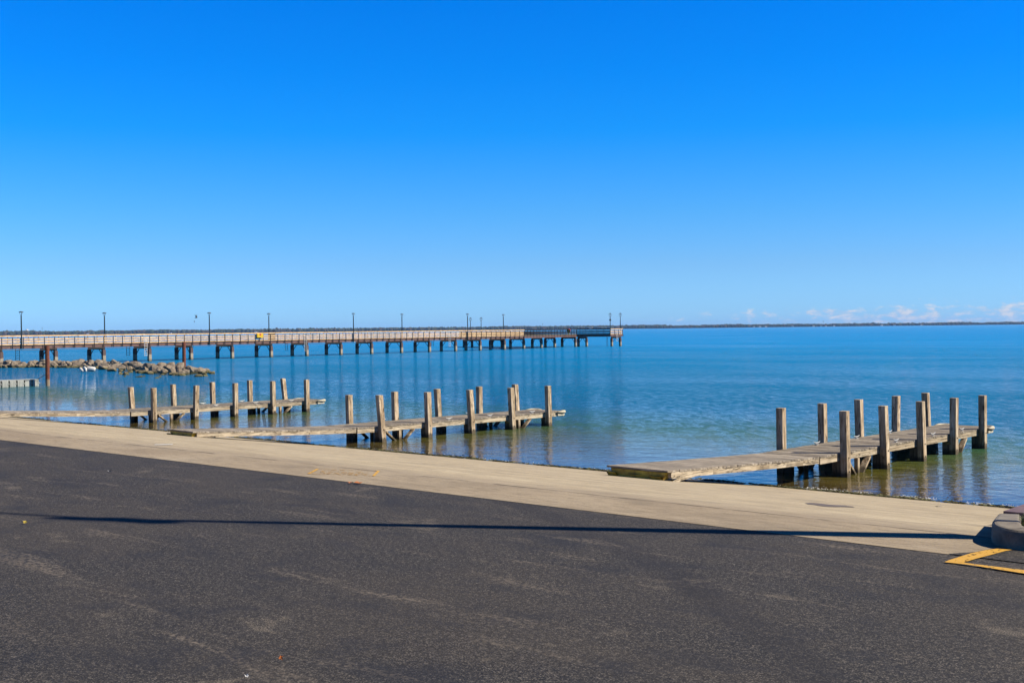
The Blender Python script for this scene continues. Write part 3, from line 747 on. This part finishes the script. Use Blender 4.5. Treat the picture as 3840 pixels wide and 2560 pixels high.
# densify
def dens(pts,n_=9):
    out=[]
    for i in range(len(pts)-1):
        P_=[Vector((*pts[max(0,min(len(pts)-1,i+k_))],0)) for k_ in (-1,0,1,2)]
        for j in range(n_):
            t=j/n_; out.append(.5*((2*P_[1])+(-P_[0]+P_[2])*t+(2*P_[0]-5*P_[1]+4*P_[2]-P_[3])*t*t+(-P_[0]+3*P_[1]-3*P_[2]+P_[3])*t**3))
    out.append(Vector((*pts[-1],0))); return out
kd=dens(kp)
def ktop(p): return gz(p.y)+.145
kpath=[Vector((p.x,p.y,ktop(p)-.24)) for p in kd]
prof=[(-.125,-.15),(-.12,.0),(-.112,.205),(-.106,.226),(-.092,.238),(-.072,.242),(.070,.242),(.090,.238),(.100,.226),(.104,.205),(.106,-.15)]
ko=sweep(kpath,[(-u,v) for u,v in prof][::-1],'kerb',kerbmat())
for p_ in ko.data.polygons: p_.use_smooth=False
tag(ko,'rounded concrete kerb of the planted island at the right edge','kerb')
wx,wy=WX,WY
b=MB(); b.box(wx,wx+.27,wy,40.,1.68,1.745); o_=b.build('sea_wall_cap',M['purple'],bevel=.004)
sw=empty('sea_wall',(wx+.13,wy,0)); tag(sw,'low sea wall with a flat purple brown painted cap at the right edge','wall')
o_.parent=sw; o_.location=(-wx-.13,-wy,0)
b=MB()
n_=70
for i in range(n_):
    y=wy+.03+i*.4; x=wx+.12+(.06 if i%2 else -.06); b.box(x-.03,x+.03,y,y+.4,-2.5,1.675)
    b.box(wx+.06,wx+.21,y-.02,y+.02,-2.5,1.65)
b.build('sheet_piling',M['rust'],sw,world=True)
gs=sheet('island_soil',[-3.52,-3.3,-2,0,10],[9.75,10.5,11.2,wy-.02],lambda x,y:gz(y)+.10,simple('soil',(.09,.075,.04),.95,var=.4,scale=20))
gs2=sheet('bank',[wx+.3,-3.0,-2,0,30,400],[wy,14,20,40],lambda x,y:1.5,simple('bank_soil',(.10,.09,.045),.95,var=.4,scale=20))
def grass(name,region,nb,h,lb):
    b=MB()
    for _ in range(nb):
        x=random.uniform(region[0],region[1]); y=random.uniform(region[2],region[3]); z=region[4](x,y)
        a=random.uniform(0,6.28); hh=h*random.uniform(.4,1.2); w_=.004; bend=random.uniform(.02,.6)*hh
        dx,dy=math.cos(a),math.sin(a); px_,py_=-dy*w_,dx*w_
        b.add([(x-px_,y-py_,z),(x+px_,y+py_,z),(x+dx*bend*.4+px_*.7,y+dy*bend*.4+py_*.7,z+hh*.6),(x+dx*bend*.4-px_*.7,y+dy*bend*.4-py_*.7,z+hh*.6),(x+dx*bend,y+dy*bend,z+hh)],[(0,1,2,3),(3,2,4)])
    m,nt,bs=mat(name+'_blades'); n=N(nt); rnd=n.new('ShaderNodeNewGeometry').outputs['Random Per Island']
    n.link(n.ramp(rnd,[(0.,(.05,.11,.015)),(.6,(.12,.17,.03)),(1.,(.30,.27,.09))]),bs.inputs['Base Color']); bs.inputs['Roughness'].default_value=.6
    o=b.build(name,m); tag(o,lb,'grass',kind='stuff'); return o
grass('grass',(-3.34,-2.4,9.9,11.3,lambda x,y:gz(y)+.10),9000,.11,'green grass growing behind the kerb at the right edge')
# lamp post outside the frame whose shadow crosses the lot
AZ=R(58.5); EL=R(41.)
sd=Vector((math.sin(AZ),math.cos(AZ),0))
HP=8.6; tip=Vector((-10.0,5.50,ZA)); basep=tip+sd*(HP/math.tan(EL)); 
lp=empty('street_lamp',(basep.x,basep.y,1.95)); tag(lp,'tall lamp post at the planted island, its long shadow lying across the asphalt','street lamp')
b=MB(); b.tube([(0,0,0),(0,0,.05),(0,0,HP-.4),(0,0,HP)],[.17,.15,.055,.05],16); b.build('pole',M['lamp'],lp)
av=(onz(-150,1911,ZA)-onz(300,1937,ZA)); av.z=0
b=MB(); b.tube([(0,0,HP-.1),av*.35+Vector((0,0,HP-.02)),av+Vector((0,0,HP))],[.045,.035,.03],10); b.build('arm',M['lamp'],lp)
b=MB(); h0=sd*.55; b.tube([(h0.x+.06,h0.y-.1,HP-.18),(h0.x*.6+.05,h0.y*.6-.08,HP-.16),(0,0,HP-.08),(-h0.x*.7,-h0.y*.7,HP-.03),(-h0.x*1.2,-h0.y*1.2,HP)],[.03,.10,.12,.08,.03],12); b.build('lamp_head',M['lamp'],lp)
# ---------------------------------------------------------------- painted markings
def strip(name,pts,m,dz=.004,onr=True,lb=None,cat='marking'):
    b=MB(); b.add([(onramp(x,y,dz) if onr else onz(x,y,ZA+dz)) for x,y in pts],[tuple(range(len(pts)))])
    o=b.build(name,m)
    # always face up
    if o.data.polygons[0].normal.z<0: o.data.flip_normals()
    if lb: tag(o,lb,cat)
    return o
ypaint=paint('yellow_road_paint',(.80,.44,.04),.395,22)
wpaint=paint('white_road_paint',(.75,.74,.70),.38,12)
wornp=paint('worn_yellow_paint',(.62,.38,.12),.53,9,(1.,3,1))
ym=empty('yellow_line',onz(3541,2106,ZA)); tag(ym,'bright yellow painted corner line on the asphalt at the lower right','road marking')
for pts in ([(3541,2106),(3560,2098),(3640,2073),(3700,2060),(3740,2055.5),(3795,2060),(3770,2064),(3715,2079),(3660,2093),(3612,2108),(3590,2111)],[(3590,2111),(3612,2108),(3840,2136),(3900,2144),(3900,2156),(3840,2148.5),(3640,2117)]):
    b=MB(); b.add([onz(x,y,ZA+.009+(.003 if pts[0][0]==3590 else 0)) for x,y in pts],[tuple(range(len(pts)))]); o_=b.build('stripe',ypaint,ym,world=True)
    if o_.data.polygons[0].normal.z<0: o_.data.flip_normals()
bk=empty('bracket_marking',onramp(1290,1770)); tag(bk,'worn yellow bracketed marking painted on the concrete','road marking')
def mark(pts,m,dz=.005):
    b=MB(); b.add([onramp(x,y,dz) for x,y in pts],[tuple(range(len(pts)))]); o_=b.build('stroke',m,bk,world=True)
    if o_.data.polygons[0].normal.z<0: o_.data.flip_normals()
mark([(1152,1775),(1162,1775),(1197,1757),(1187,1757)],ypaint); mark([(1395,1783.5),(1405,1783.5),(1425,1764.5),(1415,1763.5)],ypaint)
mark([(1197,1757),(1187,1758.5),(1225,1760),(1226,1758)],wornp,.004); mark([(1160,1774),(1164,1776),(1395,1784),(1396,1781.5)],wornp,.004)
mark([(1230,1759),(1415,1762.5),(1413,1764.5),(1228,1761)],wornp,.004)
for k_ in range(7):
    xx=1205+k_*26; mark([(xx,1764+k_*.8),(xx+20,1764.5+k_*.8),(xx+15,1777+k_*.6),(xx-8,1776+k_*.6)],wornp,.004)
o_=strip('white_line',[(575,1667.5),(583,1664.8),(650,1663.5),(645,1666.2)],wpaint,.006,True,'short white painted dash on the concrete near the middle dock','road marking')
# patches: damp spot and dark debris on the ramp
pud,nt,bs=mat('wet_patch'); bs.inputs['Base Color'].default_value=(.10,.078,.06,1); bs.inputs['Roughness'].default_value=.6; bs.inputs['Specular IOR Level'].default_value=.15
pts=[]
for i in range(28):
    a=2*math.pi*i/28; rr=1+.25*mnoise.noise(Vector((math.cos(a)*2,math.sin(a)*2,3))); pts.append((3110+92*math.cos(a)*rr,1893+(4.2+1.6*math.cos(a*3+1))*math.sin(a)*rr+(math.cos(a))*7))
b=MB(); b.add([onramp(x,y,.004) for x,y in pts],[tuple(range(28))]); o_=b.build('puddle',pud); 
if o_.data.polygons[0].normal.z<0: o_.data.flip_normals()
tag(o_,'thin brown puddle on the concrete below the nearest dock','puddle')
def leaf(px,py,m,lb,sz=.05):
    q=onramp(px,py,.006); b=MB(); a0=random.uniform(0,6)
    v=[(q.x,q.y,q.z+.012)]
    for k_ in range(9):
        a=a0+k_*6.283/9; rr=sz*(1 if k_%2 else .5)*random.uniform(.8,1.1); v.append((q.x+rr*math.cos(a),q.y+rr*math.sin(a),q.z+random.uniform(0,.025)))
    b.add(v,[(0,1+k_,1+(k_+1)%9) for k_ in range(9)]); o_=b.build('fallen_leaf',m); tag(o_,lb,'leaf','fallen leaves')
leaf(1345,1813,M['leaf'],'larger orange leaf at the edge of the asphalt',.055); leaf(1315,1812,M['leaf'],'smaller orange leaf just left of the larger one',.04)
leaf(94,1962,M['leafy'],'yellow leaf on the asphalt below the lamp shadow',.022); leaf(1054,2474,M['leaf'],'small orange leaf on the asphalt at the bottom',.015)
leaf(412,1768,M['whitepaint'],'white scrap on the asphalt at the upper left',.03); leaf(925,2543,M['whitepaint'],'white scrap at the bottom edge of the picture',.012); leaf(3520,1900,M['black'],'dark scrap on the pale ramp near the water',.06)
# algae wrack and foam along the waterline
def wrack():
    b=MB()
    for _ in range(26000):
        x=-4.2-abs(random.random())**1.5*75
        nn=mnoise.noise(Vector((x*.35,1,0)))+.6*mnoise.noise(Vector((x*1.3,5,0)))
        if nn<-.15 and random.random()<.8: continue
        wd=.14+.26*max(0,nn)
        y=YW-.12+random.gauss(0,wd*.6)+.15*mnoise.noise(Vector((x*.6,9,0)))
        z=max(gz(y),0.)+random.uniform(.0,.03+.05*max(0,nn)); s2=random.uniform(.008,.035)
        a=random.uniform(0,6.28); vs=[]
        for k_ in range(3): vs.append((x+2.2*s2*math.cos(a+k_*2.1),y+s2*math.sin(a+k_*2.1),z+random.uniform(-.5,.9)*s2))
        b.add(vs,[(0,1,2)])
    m,nt,bs=mat('wrack_weed'); n=N(nt); rnd=n.new('ShaderNodeNewGeometry').outputs['Random Per Island']
    n.link(n.ramp(rnd,[(0.,(.03,.028,.008)),(.55,(.10,.10,.02)),(.9,(.20,.19,.05)),(1.,(.4,.36,.24))]),bs.inputs['Base Color']); bs.inputs['Roughness'].default_value=.7
    tag(b.build('algae',m),'green brown weed washed up along the waterline','weed',kind='stuff')
    b=MB()
    for _ in range(1500):
        x=random.uniform(-13.,-7.6) if random.random()<.75 else random.uniform(-27,-13)
        if mnoise.noise(Vector((x*1.4,3,2)))<-.05: continue
        y=YW+.12+abs(random.gauss(0,.16)); r_=random.uniform(.004,.010); z=.004
        v=[(x+r_*math.cos(k_*1.047),y+r_*math.sin(k_*1.047),z) for k_ in range(6)]+[(x,y,z+r_*.8)]
        b.add(v,[(k_,(k_+1)%6,6) for k_ in range(6)])
    m,nt,bs=mat('foam_bubbles'); bs.inputs['Base Color'].default_value=(.85,.85,.83,1); bs.inputs['Roughness'].default_value=.2
    tag(b.build('foam',m),'white foam bubbles at the water edge near the nearest dock','foam',kind='stuff')
wrack()
# ---------------------------------------------------------------- far shore
def shore_pt(px,back=0.):   # distance grows from left to right
    t=(px+600)/5000.; d=3500+1500*t+back; return C((px-PX)/F*d,d)
b=MB(); pts=[]
k_=0
for px in range(-900,4900,100):
    a=shore_pt(px); c_=shore_pt(px,900); b.v+= [Vector((a.x,a.y,-.5)),Vector((a.x,a.y,.9)),Vector((c_.x,c_.y,1.2))]
    if k_: o_=3*(k_-1); b.f+=[(o_,o_+3,o_+4,o_+1),(o_+1,o_+4,o_+5,o_+2)]
    k_+=1
o_=b.build('far_shore',simple('far_shore_reeds',(.10,.07,.04),.95,var=.4,scale=.02)); o_['kind']='structure'
def crown_mesh(sub=2):
    bm=bmesh.new(); bmesh.ops.create_icosphere(bm,subdivisions=sub,radius=1); vs=[v.co.copy() for v in bm.verts]; fs=[tuple(v.index for v in f.verts) for f in bm.faces]; bm.free(); return vs,fs
cvs,cfs=crown_mesh()
b=MB()
for i in range(2600):
    px=-500+4900*i/2600+random.uniform(-3,3); back=random.choice((5,18,35,60))+random.uniform(0,14)
    q=shore_pt(px,back); hn=mnoise.noise(Vector((px*.006,0,0)))+.5*mnoise.noise(Vector((px*.03,4,0)))
    h=12.+2.6*hn+random.uniform(-1.8,1.4)+(back*.03)
    if px>2500: h-=1.5+ (1.0 if px>3300 else 0)
    if random.random()<.012: h+=2.5
    rw=random.uniform(4,9); sd_=random.uniform(0,100)
    dn=Vector((1,1,1))
    vs=[]
    for v in cvs:
        k2=1+.30*mnoise.noise(v*1.8+Vector((sd_,0,0)))+.16*mnoise.noise(v*4.5+Vector((sd_,0,0)))
        vs.append((q.x+v.x*rw*k2,q.y+v.y*rw*k2,h*.5+v.z*h*.5*k2))
    b.add(vs,cfs)
m,nt,bs=mat('distant_foliage'); n=N(nt); rnd=n.new('ShaderNodeNewGeometry').outputs['Random Per Island']; f=n.noise(n.coord(),.35,4,.6)
c1=n.ramp(rnd,[(0.,(.045,.060,.022)),(.45,(.065,.080,.028)),(.7,(.10,.085,.035)),(.86,(.12,.060,.035)),(1.,(.13,.10,.03))])
n.link(n.mixc(n.ramp(f,[(.4,.0),(.6,.6)]),c1,(.030,.045,.022)),bs.inputs['Base Color']); bs.inputs['Roughness'].default_value=.95; bs.inputs['Specular IOR Level'].default_value=.1
o_=b.build('distant_trees',m); tag(o_,'low wooded far shore along the horizon','trees',kind='stuff')
# houses and towers on the far shore
hs=empty('shore_house',(0,0,0)); b=MB(); b.box(-6,6,-4,4,.8,4.2); b.build('wall',M['whitepaint'],hs)
b=MB(); b.add([(-6.5,-4.5,4.21),(6.5,-4.5,4.21),(6.5,4.5,4.21),(-6.5,4.5,4.21),(-6.5,0,6.6),(6.5,0,6.6)],[(0,1,5,4),(2,3,4,5),(0,4,3),(1,2,5),(3,2,1,0)]); b.build('roof',M['brownroof'],hs)
first=True
for px in (2828,2850,2872,2973,3051,3080,3098,3128,3306,3355,3455,2215,960,640,330):
    o_=hs if first else copy_tree(hs); first=False
    q=shore_pt(px,-6); o_.location=(q.x,q.y,0); o_.rotation_euler=(0,0,R(41.9)+random.uniform(-.4,.4)); s2=random.uniform(.55,.95); o_.scale=(s2*.8,s2,s2)
    tag(o_,'tiny white house at the foot of the far wooded shore','house','houses on the far shore')
q=shore_pt(102,300); wt=empty('water_tower',q); b=MB(); b.tube([(0,0,0),(0,0,1),(0,0,14),(0,0,17)],[3,1.4,1.2,2.5],12); b.build('stem',M['whitepaint'],wt)
b=MB()
b.tube([(0,0,15),(0,0,16),(0,0,18.3),(0,0,20.3),(0,0,22),(0,0,22.6)],[1.5,3.2,4.9,4.6,2.6,.4],20); b.build('tank',M['whitepaint'],wt,smooth=True); wt.scale=(1,1,.93)
tag(wt,'white water tower rising above the far trees at the left','water tower')
for px,h,lb in ((159,27,'thin radio mast above the far trees right of the water tower'),(2035,26,'thin radio mast above the far shore over the pier end'),(3088,26,'thin radio mast on the far shore at the right')):
    q=shore_pt(px,200); o_=empty('radio_mast',q); b=MB(); b.tube([(0,0,0),(0,0,h)],[.55,.3],6); b.build('mast',M['thinladder'],o_)
    b=MB(); b.box(-.9,.9,-.9,.9,h*.8,h*.88); b.build('antenna',M['thinladder'],o_); tag(o_,lb,'mast')
hz=MB(); hz.box(-8900,8900,-260,11900,-K*22-1,60); hm=D.materials.new('haze'); hm.use_nodes=True; hn_=hm.node_tree; hn_.nodes.remove(hn_.nodes['Principled BSDF'])
pv=hn_.nodes.new('ShaderNodeVolumePrincipled'); pv.inputs['Color'].default_value=(.30,.55,1.,1); pv.inputs['Density'].default_value=5e-5; pv.inputs['Anisotropy'].default_value=0.
hn_.links.new(pv.outputs[0],hn_.nodes['Material Output'].inputs['Volume'])
tag(hz.build('haze',hm),'thin blue air haze over the lake','haze',kind='stuff')
# ---------------------------------------------------------------- sky, sun, camera
w=D.worlds.new('World'); sc.world=w; w.use_nodes=True; nt=w.node_tree; nt.nodes.clear(); n=N(nt,1.)
sky=n.new('ShaderNodeTexSky',sky_type='NISHITA'); sky.sun_disc=False; sky.sun_elevation=EL; sky.sun_rotation=AZ; sky.air_density=1.; sky.dust_density=.3; sky.ozone_density=2.
g=n.coord('Generated'); xyz=n.sep(g)
el=n.math('ARCSINE',xyz[2]); eld=n.math('MULTIPLY',el,180/math.pi/90.)
SKYG=[(0.,(1,1,1)),(1.,(1,1,1))]
#SKYG_BEGIN
SKYG=[(0.0,(0.531,1.116,2.335)),(0.0119,(0.494,1.045,2.147)),(0.0333,(0.434,0.904,1.743)),(0.0622,(0.263,0.875,1.697)),(0.1044,(0.040,0.82,1.84)),(.137,(.010,.78,1.93)),(0.1711,(0.003,0.754,1.970)),(.28,(.01,.50,1.40)),(.36,(.02,.20,.52)),(1.,(.03,.12,.27))]
#SKYG_END
tint=n.ramp(eld,SKYG)
c=n.mixc(1.,sky.outputs[0],tint,'MULTIPLY')
#CLOUD_BEGIN
az=n.math('SUBTRACT',n.math('ARCTAN2',xyz[0],xyz[1]),-yaw)      # radians right of the view axis
azd=n.math('MULTIPLY',az,180/math.pi); eldg=n.math('MULTIPLY',el,180/math.pi)
cv=n.new('ShaderNodeCombineXYZ'); n.link(azd,cv.inputs[0]); n.link(n.math('MULTIPLY',eldg,2.6),cv.inputs[1])
c1=n.noise(cv.outputs[0],1.55,6,.62,.2); c2=n.noise(cv.outputs[0],.45,2,.5)
band=n.ramp(n.math('MULTIPLY',eldg,.25),[(.0,.95),(.16,1.),(.26,.62),(.45,.18),(.55,0.)])
side=n.ramp(n.math('ADD',.5,n.math('MULTIPLY',azd,1/60.)),[(.40,.0),(.48,.45),(.62,.60),(.78,.92),(1.,1.)])
dens_=n.math('MULTIPLY',n.math('ADD',n.math('MULTIPLY',c1,.75),n.math('MULTIPLY',c2,.35)),1.)
thr=n.math('SUBTRACT',.92,n.math('MULTIPLY',n.math('MULTIPLY',band,side),.475))
cf=n.math('MULTIPLY',n.math('SUBTRACT',dens_,thr),7.,clamp=True)
cf=n.math('MULTIPLY',cf,n.math('MULTIPLY',n.ramp(side,[(0.,0.),(.2,1.)]),.8))
ccol=n.ramp(c1,[(.45,(.62,.68,.86)),(.6,(.90,.88,.92)),(.75,(1.0,.97,.93))])
#CLOUD_END
bg=n.new('ShaderNodeBackground'); bg.inputs['Strength'].default_value=.05
bgc=n.new('ShaderNodeBackground'); n.link(ccol,bgc.inputs['Color']); bgc.inputs['Strength'].default_value=.425
mx=n.new('ShaderNodeMixShader'); n.link(cf,mx.inputs[0]); n.link(bg.outputs[0],mx.inputs[1]); n.link(bgc.outputs[0],mx.inputs[2])
n.link(c,bg.inputs['Color']); out=n.new('ShaderNodeOutputWorld'); n.link(mx.outputs[0],out.inputs[0])
S=Vector((math.sin(AZ)*math.cos(EL),math.cos(AZ)*math.cos(EL),math.sin(EL)))
sl=D.lights.new('sun','SUN'); sl.energy=5.; sl.angle=R(.5); sl.color=(1.,.90,.73)
so=D.objects.new('sun',sl); col.objects.link(so); so.rotation_euler=S.to_track_quat('Z','Y').to_euler(); so.location=S*30
cam=D.cameras.new('camera'); co_=D.objects.new('camera',cam); col.objects.link(co_); sc.camera=co_
cam.sensor_width=36; cam.lens=36*F/3840; cam.clip_end=30000; cam.clip_start=.1
m=Matrix((CR,CU,-fw)).transposed().to_4x4(); m.translation=Vector((0,0,CH)); co_.matrix_world=m
vs_=sc.view_settings; sc.display_settings.display_device='sRGB'; vs_.view_transform='Standard'; vs_.look='None'; vs_.gamma=1; vs_.exposure=1.0
sc.cycles.max_bounces=8; sc.cycles.transparent_max_bounces=8; sc.cycles.caustics_reflective=False; sc.cycles.caustics_refractive=False
